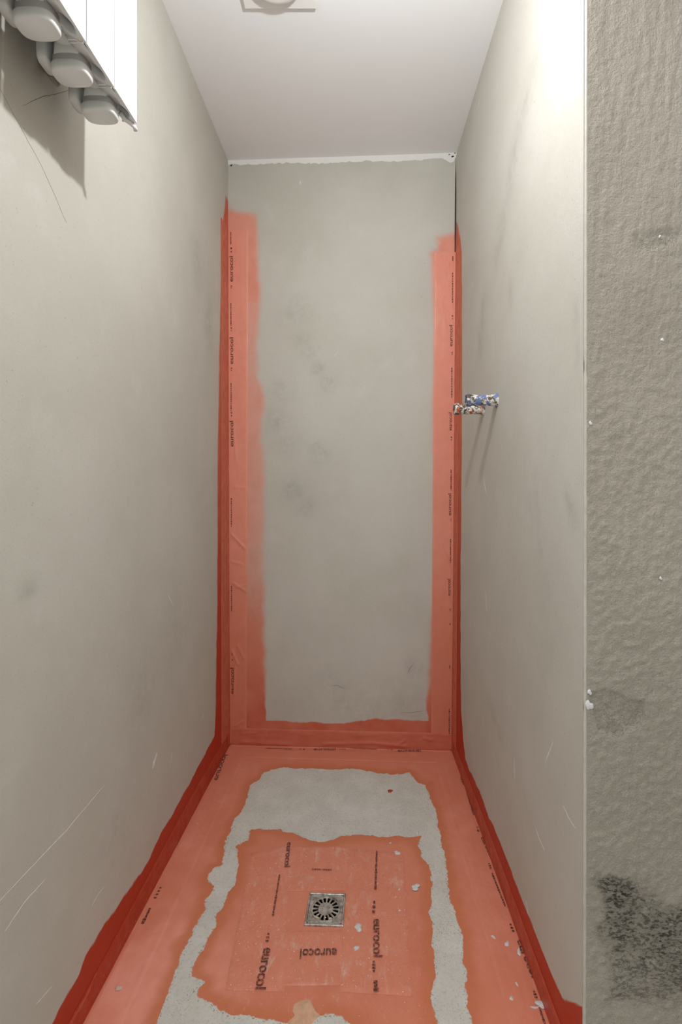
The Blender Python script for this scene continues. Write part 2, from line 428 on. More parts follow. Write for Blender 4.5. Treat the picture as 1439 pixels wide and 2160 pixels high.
# back wall
def back_paint(A, B):
    d = sdf(A, B, BACK_POLY) + fnoise(A, B, 22, 3) * 0.02
    soft = 0.006 + 0.022 * sstep(B, 0.14, 0.30)
    p = sstep(d, -soft * 0.55, soft * 1.3)
    # the coat beside the left tape is rubbed thin higher up
    thin = 0.60 + 0.40 * sstep(B, 0.75, 0.15)
    thin = np.where(B > 1.9, 0.72, thin)
    return p * np.where(B < 0.13, 1.0, np.clip(thin + fnoise(A, B, 6, 8) * 0.25, 0, 1))
def back_coat(A, B):
    return 0.26 + 0.46 * sstep(-B, -0.9, -0.05) + fnoise(A, B, 5, 12) * 0.2
SM_B = [((620, 655), 34, .5), ((640, 715), 20, .45), ((655, 745), 18, .5), ((672, 775), 18, .55), ((690, 808), 20, .5), ((585, 890), 34, .5),
        ((605, 930), 30, .4), ((672, 955), 24, .7), ((620, 1035), 26, .65), ((648, 1070), 22, .6), ((592, 830), 30, .45),
        ((700, 1440), 40, .35), ((735, 1470), 50, .4), ((850, 1490), 55, .45), ((870, 1410), 22, .5), ((770, 1505), 80, .35),
        ((640, 1500), 60, .2), ((935, 520), 16, .9)]
def back_smudge(A, B):
    r = np.zeros_like(A)
    for p, rad, k in SM_B:
        a, b = on_back(*p); s = rad / 496
        r = np.maximum(r, k * np.exp(-((A - a) ** 2 + (B - b) ** 2) / (2 * (s * 0.7) ** 2)))
    return 0.75 * r * (1 + fnoise(A, B, 12, 21) * 1.0)
def back_white(A, B):
    edge = CEIL - 0.024 - 0.006 * fnoise(A, B * 0, 9, 5) * 2 + 0.006 * (A < -0.2) - 0.012 * fnoise(A, B * 0, 60, 6)
    edge = edge - 0.016 * np.exp(-((A - 0.385) / 0.022) ** 2) + 0.02 * np.exp(-((A - 0.41) / 0.006) ** 2)
    return sstep(B - edge, -0.004, 0.004)
zero = lambda A, B: np.zeros_like(A)
wb = grid('wall_back', lin((-0.60, 0.47, 0.005)), lin((Z0, 2.3, 0.005), (2.3, Z1, 0.003)), s_back, M_WALL,
          attrs=dict(paint=back_paint, coat=back_coat, smudge=back_smudge, white=back_white), flip=False)
setp(wb, kind='structure')
# left wall
def left_paint(A, B):
    d = sdf(A, B, LEFT_POLY) + fnoise(A, B, 26, 31) * 0.016
    soft = np.where(B > 0.25, 0.016, 0.003)
    return sstep(d, -soft, soft) * np.where(B > 1.9, np.clip(0.8 + fnoise(A, B, 20, 4), 0, 1), 1)
def left_smudge(A, B):
    r = np.zeros_like(A)
    for p, sy, sz, k in [((442, 690), .05, .10, .55), ((415, 560), .06, .12, .35), ((300, 1480), .10, .15, .25), ((60, 1240), .03, .02, .5),
                         ((380, 1350), .15, .2, .2), ((250, 1750), .12, .15, .2)]:
        a, b = on_left(*p); r = np.maximum(r, k * np.exp(-((A - a) / sy) ** 2 - ((B - b) / sz) ** 2))
    return r
wl = grid('wall_left', lin((-1.36, 0.6, 0.05), (0.6, 2.26, 0.006)), lin((Z0, 0.32, 0.006), (0.32, Z1, 0.02)), s_left, M_WALL,
          attrs=dict(paint=left_paint, coat=lambda A, B: 0.74 + 0.26 * sstep(B, 1.6, 0.2), smudge=left_smudge, white=zero), flip=False)
setp(wl, kind='structure')
# right wall of the niche
def right_paint(A, B):
    d = sdf(A, B, RIGHT_POLY) + fnoise(A, B, 26, 41) * 0.014
    soft = np.where(B > 0.25, 0.014, 0.003)
    return sstep(d, -soft, soft)
def right_smudge(A, B):
    r = np.zeros_like(A)
    for pts, w, k in [([(1125, 150), (1090, 300), (1048, 540)], .045, .34), ([(1022, 620), (1012, 740)], .04, .4), ([(1075, 590), (1078, 640)], .02, .25), ([(1215, 640), (1218, 760)], .012, .25),
                      ([(1195, 1040), (1212, 1100)], .02, .35), ([(1130, 1010), (1140, 1170)], .02, .25), ([(1030, 1480), (1060, 1560)], .02, .35)]:
        q = [on_right(*p) for p in pts]
        for a, b in zip(q, q[1:]): r = np.maximum(r, k * np.exp(-(seg_dist(A, B, a, b) / w) ** 2))
    for p, sy, sz, k in [((990, 1690), .05, .08, .5), ((1110, 1080), .06, .05, .2), ((1000, 600), .08, .15, .25), ((1150, 1300), .08, .3, .15)]:
        a, b = on_right(*p); r = np.maximum(r, k * np.exp(-((A - a) / sy) ** 2 - ((B - b) / sz) ** 2))
    return r
wr = grid('wall_right', lin((0.912, 2.22, 0.006)), lin((Z0, 0.32, 0.006), (0.32, Z1, 0.02)), s_right, M_WALL,
          attrs=dict(paint=right_paint, coat=lambda A, B: 0.70 + 0.28 * sstep(B, 1.6, 0.2), smudge=right_smudge, white=zero), flip=True, thick=0)
setp(wr, kind='structure')
# wall face to the right of the niche
def fr_rough(A, B):
    poly = [on_front(*p) for p in [(1258, 1860), (1285, 1848), (1330, 1858), (1362, 1868), (1345, 1885), (1380, 1898), (1445, 1905), (1520, 1930),
                                   (1520, 2130), (1430, 2125), (1340, 2130), (1275, 2115), (1290, 2060), (1275, 1990), (1258, 1930)]]
    d = sdf(A, B, poly) + fnoise(A, B, 30, 51) * 0.05
    k = sstep(d, -0.015, 0.03)
    return k * np.clip(0.58 + fnoise(A, B, 14, 55) * 1.2 + 0.5 * np.exp(-((A - on_front(1290, 0)[0]) ** 2 + (B - on_front(1290, 1870)[1]) ** 2) / 0.0018), 0, 1)
def fr_peel(A, B):
    poly = [on_front(*p) for p in [(1245, 1462), (1280, 1455), (1320, 1475), (1358, 1480), (1362, 1520), (1330, 1545), (1300, 1560), (1262, 1545)]]
    poly2 = [on_front(*p) for p in [(1340, 495), (1390, 485), (1440, 482), (1440, 500), (1400, 520), (1350, 530)]]
    return np.maximum(sstep(sdf(A, B, poly) + fnoise(A, B, 30, 61) * 0.02, -0.004, 0.004), 0.7 * sstep(sdf(A, B, poly2), -0.01, 0.01))
def front_relief(A, B):
    k = sstep(A, 0.414, 0.424)
    big = fnoise(A, B, 5, 71) * 0.004 * sstep(A, 0.414, 0.47)
    grain = np.clip(fnoise(A, B, 110, 72, 2), -0.2, 0.4) * 0.0042
    sv = fnoise(A * 6 - B * 0.6, B * 0.5, 26, 74, 3) * 0.0014            # brushed upright strokes
    up = sstep(B, 0.9, 1.6)
    return big + k * (grain * (1 - 0.6 * up) + sv * (0.35 + 0.65 * up) + fr_rough(A, B) * fnoise(A * 0.7, B * 1.3, 110, 75, 2) * 0.007 - fr_peel(A, B) * 0.0035)
wf = grid('wall_front_right', lin((0.414, 0.66, 0.003), (0.66, 1.75, 0.05)), lin((Z0, 2.2, 0.003), (2.2, Z1, 0.02)), s_front, M_ROUGH,
          h=front_relief, attrs=dict(rough=fr_rough, peel=fr_peel), flip=False, thick=0)
setp(wf, kind='structure')
# rest of the room behind the camera
s_far = lambda a, b, h: (np.full_like(a, 1.70), a, b)
we = grid('wall_far_right', lin((-1.36, 0.96, 0.2)), lin((Z0, Z1, 0.2)), s_far, M_WALL, attrs=dict(paint=zero, coat=zero, smudge=zero, white=zero), flip=True)
setp(we, kind='structure')
s_rear = lambda a, b, h: (a, np.full_like(a, -1.30), b)
wn = grid('wall_near', lin((-0.72, 1.76, 0.2)), lin((Z0, Z1, 0.2)), s_rear, M_WALL, attrs=dict(paint=zero, coat=zero, smudge=zero, white=zero), flip=True)
setp(wn, kind='structure')
# ceiling
cl = grid('ceiling', lin((-0.72, 1.76, 0.08)), lin((-1.36, 2.26, 0.08)), s_ceil, M_CEIL, flip=True)
setp(cl, kind='structure')
# floor
DRX, DRY, DRR = -0.0859, 1.344, math.radians(-2.5)
def floor_sd(A, B):
    nz = fnoise(A, B, 24, 81) * 0.024 + fnoise(A, B, 90, 85, 3) * 0.008
    outer = np.minimum(-sdf(A, B, GREY_POLY), sdf(A, B, OUTER_POLY)) + nz
    inner = sdf(A, B, INNER_POLY) + nz
    return outer, inner
def floor_paint(A, B):
    o, i = floor_sd(A, B); d = np.maximum(o, i)
    return sstep(d, -0.008, 0.008)
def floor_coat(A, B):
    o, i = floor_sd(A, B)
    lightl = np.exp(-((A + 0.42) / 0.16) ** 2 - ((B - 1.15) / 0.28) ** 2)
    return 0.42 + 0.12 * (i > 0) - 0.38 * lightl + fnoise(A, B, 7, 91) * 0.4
def floor_edge(A, B):
    o, i = floor_sd(A, B); d = np.maximum(o, i)
    return sstep(d, 0.05, 0.0)
def floor_scuff(A, B):
    o, i = floor_sd(A, B)
    c = np.exp(-((A + 0.07) / 0.26) ** 4 - ((B - 1.27) / 0.22) ** 4)
    return np.clip((i > 0) * c, 0, 1)
def drain_local(a, b):
    x, y = a - DRX, b - DRY
    return x * math.cos(DRR) + y * math.sin(DRR), -x * math.sin(DRR) + y * math.cos(DRR)
def drain_hole(a, b):
    u, v = drain_local(a, b); return (np.abs(u) < 0.043) & (np.abs(v) < 0.043)
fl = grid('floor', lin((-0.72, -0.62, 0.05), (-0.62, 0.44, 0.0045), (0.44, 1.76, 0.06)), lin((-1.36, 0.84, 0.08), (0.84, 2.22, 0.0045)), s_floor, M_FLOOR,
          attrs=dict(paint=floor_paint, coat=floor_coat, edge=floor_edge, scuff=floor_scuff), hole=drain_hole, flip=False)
setp(fl, kind='structure')
# rounded plaster nosing on the outside corner
def nosing():
    V = []; F = []; nz = 220; na = 8; nn = na + 2
    zs = [CEIL * k / nz for k in range(nz + 1)]
    rnd = random.Random(8)
    for z in zs:
        x0, y0 = XR(0.912, z), YF(0.41, z)
        r = 0.0030
        j = (rnd.random() - 0.5) * 0.0006
        chip = 0.0
        for zc, w, dd in ((1.36, .012, .0028), (2.36, .01, .002), (2.30, .02, .002), (2.21, .008, .003), (0.80, .014, .002), (0.74, .01, .003)):
            chip += 0.4 * dd * math.exp(-((z - zc) / w) ** 2)
        for k in range(na + 1):
            t = math.pi / 2 * k / na
            V.append((x0 + r - (r + 0.0004 - chip) * math.cos(t), y0 + r - (r + 0.0004 + j - chip) * math.sin(t), z))
        V.append((x0 + 0.009, y0 + 0.0012, z))
    for i in range(nz):
        for k in range(nn - 1):
            a = i * nn + k
            F.append((a, a + 1, a + nn + 1, a + nn))
    o = mesh_obj('trim_1', V, F, M_NOSE, smooth=True)
    m = o.modifiers.new('thickness', 'SOLIDIFY'); m.thickness = 0.003; m.offset = -1
    return setp(o, kind='structure')
nosing()

# ------------------------------------------------------------------ lettering printed on the tapes
def text_mesh(body, bold=0.012):
    cu = bpy.data.curves.new('lettering', 'FONT'); cu.body = body; cu.size = 1.0; cu.offset = bold; cu.resolution_u = 3
    to = bpy.data.objects.new('lettering_tmp', cu); C.objects.link(to)
    dg = bpy.context.evaluated_depsgraph_get()
    me = bpy.data.meshes.new_from_object(to.evaluated_get(dg))
    vs_ = [tuple(v.co[:2]) for v in me.vertices]; fs = [tuple(p.vertices) for p in me.polygons]
    bpy.data.objects.remove(to); bpy.data.curves.remove(cu); bpy.data.meshes.remove(me)
    x0 = min(v[0] for v in vs_); x1 = max(v[0] for v in vs_)
    return [(v[0] - x0, v[1]) for v in vs_], fs, x1 - x0
TXT = text_mesh('eurocol')
def lettering(surf, start, end, height, parent, h=0.0022, flip=1):
    """the maker's word from start to end on a surface, letter height in metres (x-height about half)"""
    vs_, fs, w = TXT
    (a0, b0), (a1, b1) = start, end
    L = math.hypot(a1 - a0, b1 - b0); d = ((a1 - a0) / L, (b1 - b0) / L); up = (-d[1] * flip, d[0] * flip)
    V = []
    for x, y in vs_:
        x = x / w * L; y = y * height
        V.append(surf(a0 + d[0] * x + up[0] * y, b0 + d[1] * x + up[1] * y, h))
    return mesh_obj('lettering', V, fs, M_INK, parent)
def dashes(surf, start, end, width, parent, n=3, fill=0.5, h=0.0022, name='printed_dashes', seed=1):
    rnd = random.Random(seed)
    (a0, b0), (a1, b1) = start, end
    L = math.hypot(a1 - a0, b1 - b0); d = ((a1 - a0) / L, (b1 - b0) / L); u = (-d[1], d[0])
    V = []; F = []
    for k in range(n):
        s0 = L * (k + 0.5 - fill / 2) / n; s1 = L * (k + 0.5 + fill / 2) / n
        w = width * (0.6 + 0.6 * rnd.random()) / 2
        for s, q in ((s0, -w), (s1, -w), (s1, w), (s0, w)):
            V.append(surf(a0 + d[0] * s + u[0] * q, b0 + d[1] * s + u[1] * q, h))
        F.append((4 * k, 4 * k + 1, 4 * k + 2, 4 * k + 3))
    return mesh_obj(name, V, F, M_INK, parent)

# ------------------------------------------------------------------ sealing tapes
def fold_tape(name, ss, leg1, leg2, w1, w2, f1, f2, label, coat1, coat2, scuff=0.3, ridges=(), wr_amp=0.0008, seed=0, step=0.005, floor_leg=0, upright=False):
    """tape folded into a corner. leg1(s, d, h), leg2(s, d, h): point at distance d from the fold on either surface.
    f1, f2 = per-s multipliers of the leg widths"""
    R = 0.005
    n1 = int(w1 / step); n2 = int(w2 / step)
    cols = []                                     # (leg, d, round)
    for k in range(n1, 0, -1): cols.append((1, R + (w1 - R) * k / n1))
    arc = 6
    for k in range(arc + 1): cols.append((0, k / arc))
    for k in range(1, n2 + 1): cols.append((2, R + (w2 - R) * k / n2))
    V = []; co = []; sf = []
    nc = len(cols)
    SS, DD = np.meshgrid(np.asarray(ss), np.array([d for _, d in cols]), indexing='ij')
    LEG = np.array([l for l, _ in cols])[None, :]
    HH = 0.0015 + wr_amp * (0.5 + fnoise(SS * 6.0, DD * 30.0 + LEG * 7, 3.0, seed))
    for (s0, d0, s1, d1, hgt, wd) in ridges:
        HH += (LEG == 2) * hgt * np.exp(-(seg_dist(SS, DD, (s0, d0), (s1, d1)) / wd) ** 2)
    for i, s in enumerate(ss):
        P1, P2 = Vector(leg1(s, R, 0.0015)), Vector(leg2(s, R, 0.0015)); Q = Vector(leg1(s, 0.0015, 0.0015))
        for j, (leg, d) in enumerate(cols):
            if leg == 0:
                t = d; p = P1 * (1 - t) ** 2 + Q * 2 * t * (1 - t) + P2 * t ** 2
                c = coat1 + (coat2 - coat1) * t
            else:
                base = (leg1 if leg == 1 else leg2); fm = (f1 if leg == 1 else f2)(s)
                edge = d >= (w1 if leg == 1 else w2) - 1e-6
                p = Vector(base(s, d * fm, 0.0004 if edge else float(HH[i, j])))
                c = coat1 if leg == 1 else coat2
            if upright and leg != 1: c += 0.36 * float(sstep(np.array(-p.z), -1.0, -0.05))
            V.append(p); co.append(c); sf.append(scuff if leg == 1 else scuff * 0.5)
    F = []
    for i in range(len(ss) - 1):
        for k in range(nc - 1):
            a = i * nc + k; F.append((a, a + 1, a + nc + 1, a + nc))
    o = mesh_obj(name, V, F, M_TAPE, smooth=True)
    if floor_leg:                                 # this leg lies on the floor under the same coat of paint
        me = o.data; me.materials.append(M_FLOOR)
        mi = []
        for i in range(len(ss) - 1):
            for k in range(nc - 1):
                mi.append(1 if (cols[k][0] == floor_leg and cols[k + 1][0] == floor_leg) else 0)
        me.polygons.foreach_set('material_index', mi)
        va = np.array([v[:] for v in V]); fa, fb = va[:, 0], va[:, 1]
        onf = np.repeat(np.array([[c[0] == floor_leg for c in cols]]), len(ss), 0).ravel()
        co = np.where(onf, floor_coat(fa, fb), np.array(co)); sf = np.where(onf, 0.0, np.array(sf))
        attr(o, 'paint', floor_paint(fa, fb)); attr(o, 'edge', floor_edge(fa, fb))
    attr(o, 'coat', co); attr(o, 'scuff', sf)
    return setp(o, label, 'sealing tape')
one = lambda s: 1.0
def corner_YL(z):                                # Y of the left back corner at height z
    return YB(-0.553, z)
def corner_YR(z):
    return YB(XR(2.1, z), z)
bx = lambda x, y: on_back(x, y)
# left upright corner tape
zt = on_back(500, 487)[1]
ss = lin((0.012, zt, 0.0055))
rid = []
for (x0, y0, x1, y1, hg, wd) in [(496, 1027, 520, 1030, .0016, .004), (486, 1124, 519, 1157, .0026, .004), (488, 1184, 512, 1190, .002, .004), (493, 1230, 522, 1247, .0024, .004),
                                 (500, 1240, 521, 1233, .0018, .004), (490, 1371, 503, 1401, .0024, .004), (498, 1532, 516, 1521, .0022, .004), (497, 1400, 495, 1465, .0016, .004),
                                 (503, 1361, 518, 1390, .0014, .004), (493, 900, 499, 975, .0014, .004)]:
    p, q = on_back(x0, y0), on_back(x1, y1); rid.append((p[1], p[0] + 0.553, q[1], q[0] + 0.553, hg * 1.5, wd))
tape_l = fold_tape('corner_sealing_tape', ss,
                   lambda s, d, h: s_left(corner_YL(s) - d, s, h), lambda s, d, h: s_back(XL(2.15, s) + d, s, h),
                   0.115, 0.083, lambda s: 1.0 + 0.02 * math.sin(s * 3), lambda s: 0.90 + 0.14 * s / 2.2,
                   'red upright sealing tape folded into the left back corner of the niche', 0.72, 0.20, 0.12, rid, 0.0009, 101, upright=True)
for ys in ((595, 541), (768, 712), (942, 888), (1463, 1408)):
    zz = [on_back(486, y)[1] for y in ys]; xl = XL(2.15, zz[0]) + 0.021
    lettering(s_back, (xl, zz[0]), (xl, zz[1]), 0.023, tape_l, 0.0034)
for ys, n in (((535, 521), 2), ((610, 602), 2), ((700, 690), 2), ((784, 775), 2), ((880, 868), 2), ((1395, 1388), 1), ((1385, 1370), 1)):
    zz = [on_back(486, y)[1] for y in ys]; xl = XL(2.15, zz[0]) + 0.014
    dashes(s_back, (xl, zz[0]), (xl, zz[1]), 0.006, tape_l, n, 0.5, 0.0034)
for ys in ((517, 490), (688, 640), (868, 808), (1112, 1050), (1290, 1235)):
    zz = [on_back(486, y)[1] for y in ys]; xl = XL(2.15, zz[0]) + 0.012
    dashes(s_back, (xl, zz[0]), (xl, zz[1]), 0.0045, tape_l, 13, 0.7, 0.0034, 'printed_small_line')
# right upright corner tape
zt = on_back(930, 533)[1]
ss = lin((0.012, zt, 0.0055))
rid = []
for (x0, y0, x1, y1, hg, wd) in [(928, 1140, 945, 1192, .0022, .004), (940, 1170, 955, 1212, .002, .004), (914, 1240, 913, 1290, .0012, .004), (943, 1350, 950, 1340, .0015, .003)]:
    p, q = on_back(x0, y0), on_back(x1, y1)
    rid.append((p[1], XR(2.1, p[1]) - p[0], q[1], XR(2.1, q[1]) - q[0], hg, wd))
tape_r = fold_tape('corner_sealing_tape', ss,
                   lambda s, d, h: s_right(corner_YR(s) - d, s, h), lambda s, d, h: s_back(XR(2.1, s) - d, s, h),
                   0.085, 0.090, one, lambda s: 0.98,
                   'red upright sealing tape folded into the right back corner behind the pipe stubs', 0.70, 0.24, 0.10, rid, 0.0009, 111, upright=True)
for ys in ((731, 686), (908, 870), (1087, 1041), (1256, 1221)):
    zz = [on_back(955, y)[1] for y in ys]; xr = XR(2.1, zz[0]) - 0.010
    lettering(s_back, (xr - 0.002, zz[0]), (xr - 0.002, zz[1]), 0.019, tape_r, 0.0034)
for ys, n in (((675, 664), 2), ((750, 742), 2), ((930, 920), 2), ((1100, 1094), 2), ((1290, 1283), 2)):
    zz = [on_back(955, y)[1] for y in ys]; xr = XR(2.1, zz[0]) - 0.013
    dashes(s_back, (xr, zz[0]), (xr, zz[1]), 0.005, tape_r, n, 0.5, 0.0034)
for ys in ((552, 541), (640, 575), (840, 775), (1035, 990), (1188, 1136), (1318, 1314), (1410, 1402), (1548, 1494)):
    zz = [on_back(955, y)[1] for y in ys]; xr = XR(2.1, zz[0]) - 0.013
    dashes(s_back, (xr, zz[0]), (xr, zz[1]), 0.0045, tape_r, 12, 0.75, 0.0034, 'printed_small_line')
# tape along the foot of the back wall
ss = lin((-0.545, 0.390, 0.005))
rid = [(-0.50, .055, -0.44, .06, .002, .004), (-0.25, .055, -0.19, .06, .002, .004), (0.06, .03, 0.20, .018, .004, .006), (-0.15, .02, 0.05, .028, .003, .006),
       (0.28, .055, 0.31, .05, .005, .006), (0.16, .02, 0.20, .045, .003, .004), (-0.02, .06, 0.08, .062, .0016, .004), (-0.5, .02, -0.3, .012, .003, .008)]
def leg_backfloor(s, d, h):
    return (s, YB(s, 0) - d, h)
tape_b = fold_tape('floor_sealing_tape', ss, leg_backfloor, lambda s, d, h: s_back(s, d, h), 0.09, 0.078, one, one,
                   'red sealing tape along the foot of the back wall', 0.42, 0.70, 0.25, rid, 0.002, 121, floor_leg=1)
def fl_at(x, y): return on_floor(x, y)
for xs, y in (((662, 708), 1582), ((839, 888), 1585)):
    a, b = on_floor(xs[0], y), on_floor(xs[1], y)
    lettering(s_floor, (a[0], a[1] - 0.008), (b[0], b[1] - 0.008), 0.026, tape_b, 0.0042)
for xs, n in (((715, 730), 3), ((815, 830), 2), ((895, 908), 2), ((630, 645), 2)):
    a, b = on_floor(xs[0], 1582), on_floor(xs[1], 1582.5)
    dashes(s_floor, a, b, 0.006, tape_b, n, 0.55, 0.0042)
for xs in ((560, 618), (740, 795)):
    a, b = on_floor(xs[0], 1580), on_floor(xs[1], 1582)
    dashes(s_floor, a, b, 0.005, tape_b, 14, 0.8, 0.0042, 'printed_small_line')
# tape along the foot of the left wall
ss = lin((0.92, 2.135, 0.006))
rnd = random.Random(5); rid = []
tape_lf = fold_tape('floor_sealing_tape', ss, lambda s, d, h: s_left(s, d, h), lambda s, d, h: s_floor(XL(s, 0) + d, s, h), 0.072, 0.085,
                    lambda s: 0.92 + 0.12 * math.sin(s * 4.0 + 1), one,
                    'dark red sealing tape along the foot of the left wall', 0.93, 0.40, 0.75, (), 0.0022, 131, floor_leg=2)
a, b = on_floor(451, 1648), on_floor(471, 1594)
lettering(s_floor, a, b, 0.030, tape_lf, 0.0042, -1)
a, b = on_floor(317, 1918), on_floor(300, 1952)
dashes(s_floor, a, b, 0.008, tape_lf, 9, 0.7, 0.0042, 'printed_small_line', 4)
a, b = on_floor(340, 1872), on_floor(326, 1900)
dashes(s_floor, a, b, 0.006, tape_lf, 4, 0.35, 0.0042, 'printed_dashes', 5)
# tape along the foot of the right wall
ss = lin((0.925, 2.09, 0.006))
tape_rf = fold_tape('floor_sealing_tape', ss, lambda s, d, h: s_right(s, d, h), lambda s, d, h: s_floor(XR(s, 0) - d, s, h), 0.066, 0.085,
                    lambda s: 1.0 + 0.08 * math.sin(s * 5.0), one,
                    'dark red sealing tape along the foot of the right wall', 0.86, 0.40, 0.55, (), 0.0020, 141, floor_leg=2)
for p0, p1, hgt in (((1034, 1812), (1014, 1768), 0.024), ((1122, 2066), (1090, 1986), 0.030)):
    a, b = on_floor(*p0), on_floor(*p1)
    lettering(s_floor, b, a, hgt, tape_rf, 0.0042, 1)
for p0, p1, n in (((1006, 1744), (1010, 1758), 2), ((1031, 1822), (1036, 1836), 3), ((1076, 1950), (1084, 1970), 3), ((1126, 2092), (1132, 2110), 3), ((972, 1640), (978, 1658), 4)):
    dashes(s_floor, on_floor(*p0), on_floor(*p1), 0.006, tape_rf, n, 0.5, 0.0042)
for p0, p1 in (((1038, 1844), (1066, 1915)), ((984, 1672), (1000, 1722)), ((1136, 2122), (1150, 2165))):
    dashes(s_floor, on_floor(*p0), on_floor(*p1), 0.005, tape_rf, 14, 0.75, 0.0042, 'printed_small_line')

# collar of four tape strips round the drain
collar = bpy.data.objects.new('drain_collar', None); C.objects.link(collar); collar.location = (0, 0, 0)
setp(collar, 'square collar of red tape strips stuck to the floor around the drain', 'sealing tape')
def flat_strip(quad, hgt, seed, coat):
    q = [on_floor(*p) for p in quad]              # tl, tr, br, bl
    n, m = 46, 26
    V = []; co = []; sf = []
    for i in range(n + 1):
        for j in range(m + 1):
            s, t = i / n, j / m
            a = (q[0][0] * (1 - s) + q[3][0] * s) * (1 - t) + (q[1][0] * (1 - s) + q[2][0] * s) * t
            b = (q[0][1] * (1 - s) + q[3][1] * s) * (1 - t) + (q[1][1] * (1 - s) + q[2][1] * s) * t
            e = i in (0, n) or j in (0, m)
            w = 0.0022 * max(0.0, float(fnoise(np.array(a), np.array(b), 28, seed)) + 0.15)
            V.append((a, b, 0.0003 if e else hgt + w)); co.append(coat); sf.append(1.0)
    F = [(i * (m + 1) + j, i * (m + 1) + j + 1, (i + 1) * (m + 1) + j + 1, (i + 1) * (m + 1) + j) for i in range(n) for j in range(m)]
    o = mesh_obj('tape_strip', V, F, M_COLLAR, collar, True)
    attr(o, 'coat', co); attr(o, 'scuff', sf)
    return o
def collar_material():
    n = NT('scuffed_collar_tape', 0.36, 0.45)
    coat = n.math('ADD', n.attr('coat'), n.math('MULTIPLY', n.math('SUBTRACT', n.noise(16, 5, 0.65), 0.5), 0.5))
    red = n.mix(n.ramp(coat, 0.0, 0.5), THIN, MID)
    red = n.mix(n.ramp(coat, 0.5, 1.0), red, srgb(198, 100, 72))
    sc = n.math('MULTIPLY', n.ramp(n.noise(26, 7, 0.75, n.map((1.4, 0.6, 1))), 0.50, 0.68), n.ramp(n.noise(8, 3, 0.6), 0.4, 0.6))
    red = n.mix(n.math('MULTIPLY', sc, 0.75), red, srgb(222, 186, 172))
    red = n.mix(n.ramp(n.noise(210, 3, 0.6), 0.66, 0.71), red, srgb(240, 220, 206))
    b = n.bump(n.noise(150, 4, 0.6), 0.35, 0.0016)
    return n.done(red, n.ramp(n.noise(60, 4, 0.6), 0.3, 0.7, 0.22, 0.5), b)
M_COLLAR = collar_material()
st_top = flat_strip([(612, 1786), (738, 1786), (735, 1878), (590, 1880)], 0.0010, 161, 0.42)
st_left = flat_strip([(530, 1800), (612, 1782), (600, 2092), (474, 2090)], 0.0016, 162, 0.40)
st_right = flat_strip([(733, 1790), (852, 1800), (870, 2102), (716, 2092)], 0.0020, 163, 0.46)
st_bot = flat_strip([(590, 1964), (722, 1964), (720, 2078), (585, 2080)], 0.0011, 164, 0.44)
lettering(s_floor, on_floor(606, 1780), on_floor(600, 1832), 0.024, st_left, 0.0052)
lettering(s_floor, on_floor(557, 2003), on_floor(538, 2090), 0.036, st_left, 0.0052)
lettering(s_floor, on_floor(788, 1942), on_floor(788, 2022), 0.032, st_right, 0.0056)
lettering(s_floor, on_floor(711, 2004), on_floor(634, 2006), 0.034, st_bot, 0.0050)
dashes(s_floor, on_floor(790, 1902), on_floor(788, 1932), 0.007, st_right, 3, 0.5, 0.0056)
dashes(s_floor, on_floor(789, 2030), on_floor(789, 2056), 0.007, st_right, 4, 0.5, 0.0056)
dashes(s_floor, on_floor(792, 2072), on_floor(794, 2096), 0.012, st_right, 3, 0.7, 0.0056, 'printed_small_line', 7)
dashes(s_floor, on_floor(795, 1797), on_floor(792, 1880), 0.006, st_right, 18, 0.75, 0.0056, 'printed_small_line', 3)
dashes(s_floor, on_floor(590, 1848), on_floor(576, 1935), 0.005, st_left, 18, 0.75, 0.0052, 'printed_small_line', 3)
dashes(s_floor, on_floor(567, 1970), on_floor(563, 1992), 0.007, st_left, 3, 0.4, 0.0052)
dashes(s_floor, on_floor(658, 1836), on_floor(700, 1838), 0.004, st_top, 9, 0.8, 0.0048, 'printed_small_line', 6)

# ------------------------------------------------------------------ floor drain
drain = bpy.data.objects.new('floor_drain', None); C.objects.link(drain)
drain.location = (DRX, DRY, 0); drain.rotation_euler = (0, 0, DRR)
setp(drain, 'square steel floor drain with a round slotted grate in the red floor', 'drain')
bm = bmesh.new()
def frame_ring(bm, prof, n_side):
    rings = []
    for r, z in prof:
        rings.append([bm.verts.new(p) for p in [(r, r, z), (-r, r, z), (-r, -r, z), (r, -r, z)]])
    for a, b in zip(rings, rings[1:]):
        for k in range(4): bm.faces.new((a[k], a[(k + 1) % 4], b[(k + 1) % 4], b[k]))
frame_ring(bm, [(0.0505, -0.004), (0.0505, 0.0042), (0.0495, 0.0052), (0.0462, 0.0052), (0.0452, 0.0046), (0.0452, -0.004)], 4)
bm_obj('frame', bm, M_STEEL, drain)
# plate with a round opening, set into the frame
def plate_with_round_hole(rs, rc, z, n=64):
    V = []; F = []
    for k in range(n):
        t = 2 * math.pi * (k + 0.5) / n; c, s = math.cos(t), math.sin(t)
        m = rs / max(abs(c), abs(s))
        V.append((c * m, s * m, z)); V.append((c * rc, s * rc, z)); V.append((c * (rc - 0.0008), s * (rc - 0.0008), z + 0.0014))
        V.append((c * (rc - 0.0028), s * (rc - 0.0028), z + 0.0014)); V.append((c * (rc - 0.0036), s * (rc - 0.0036), z - 0.001))
    for k in range(n):
        a, b = 5 * k, 5 * ((k + 1) % n)
        for j in range(4): F.append((a + j, b + j, b + j + 1, a + j + 1))
    return V, F
V, F = plate_with_round_hole(0.0445, 0.0410, 0.0040)
o = mesh_obj('cover_plate', V, F, M_STEEL, drain); m = o.modifiers.new('t', 'SOLIDIFY'); m.thickness = 0.002; m.offset = -1
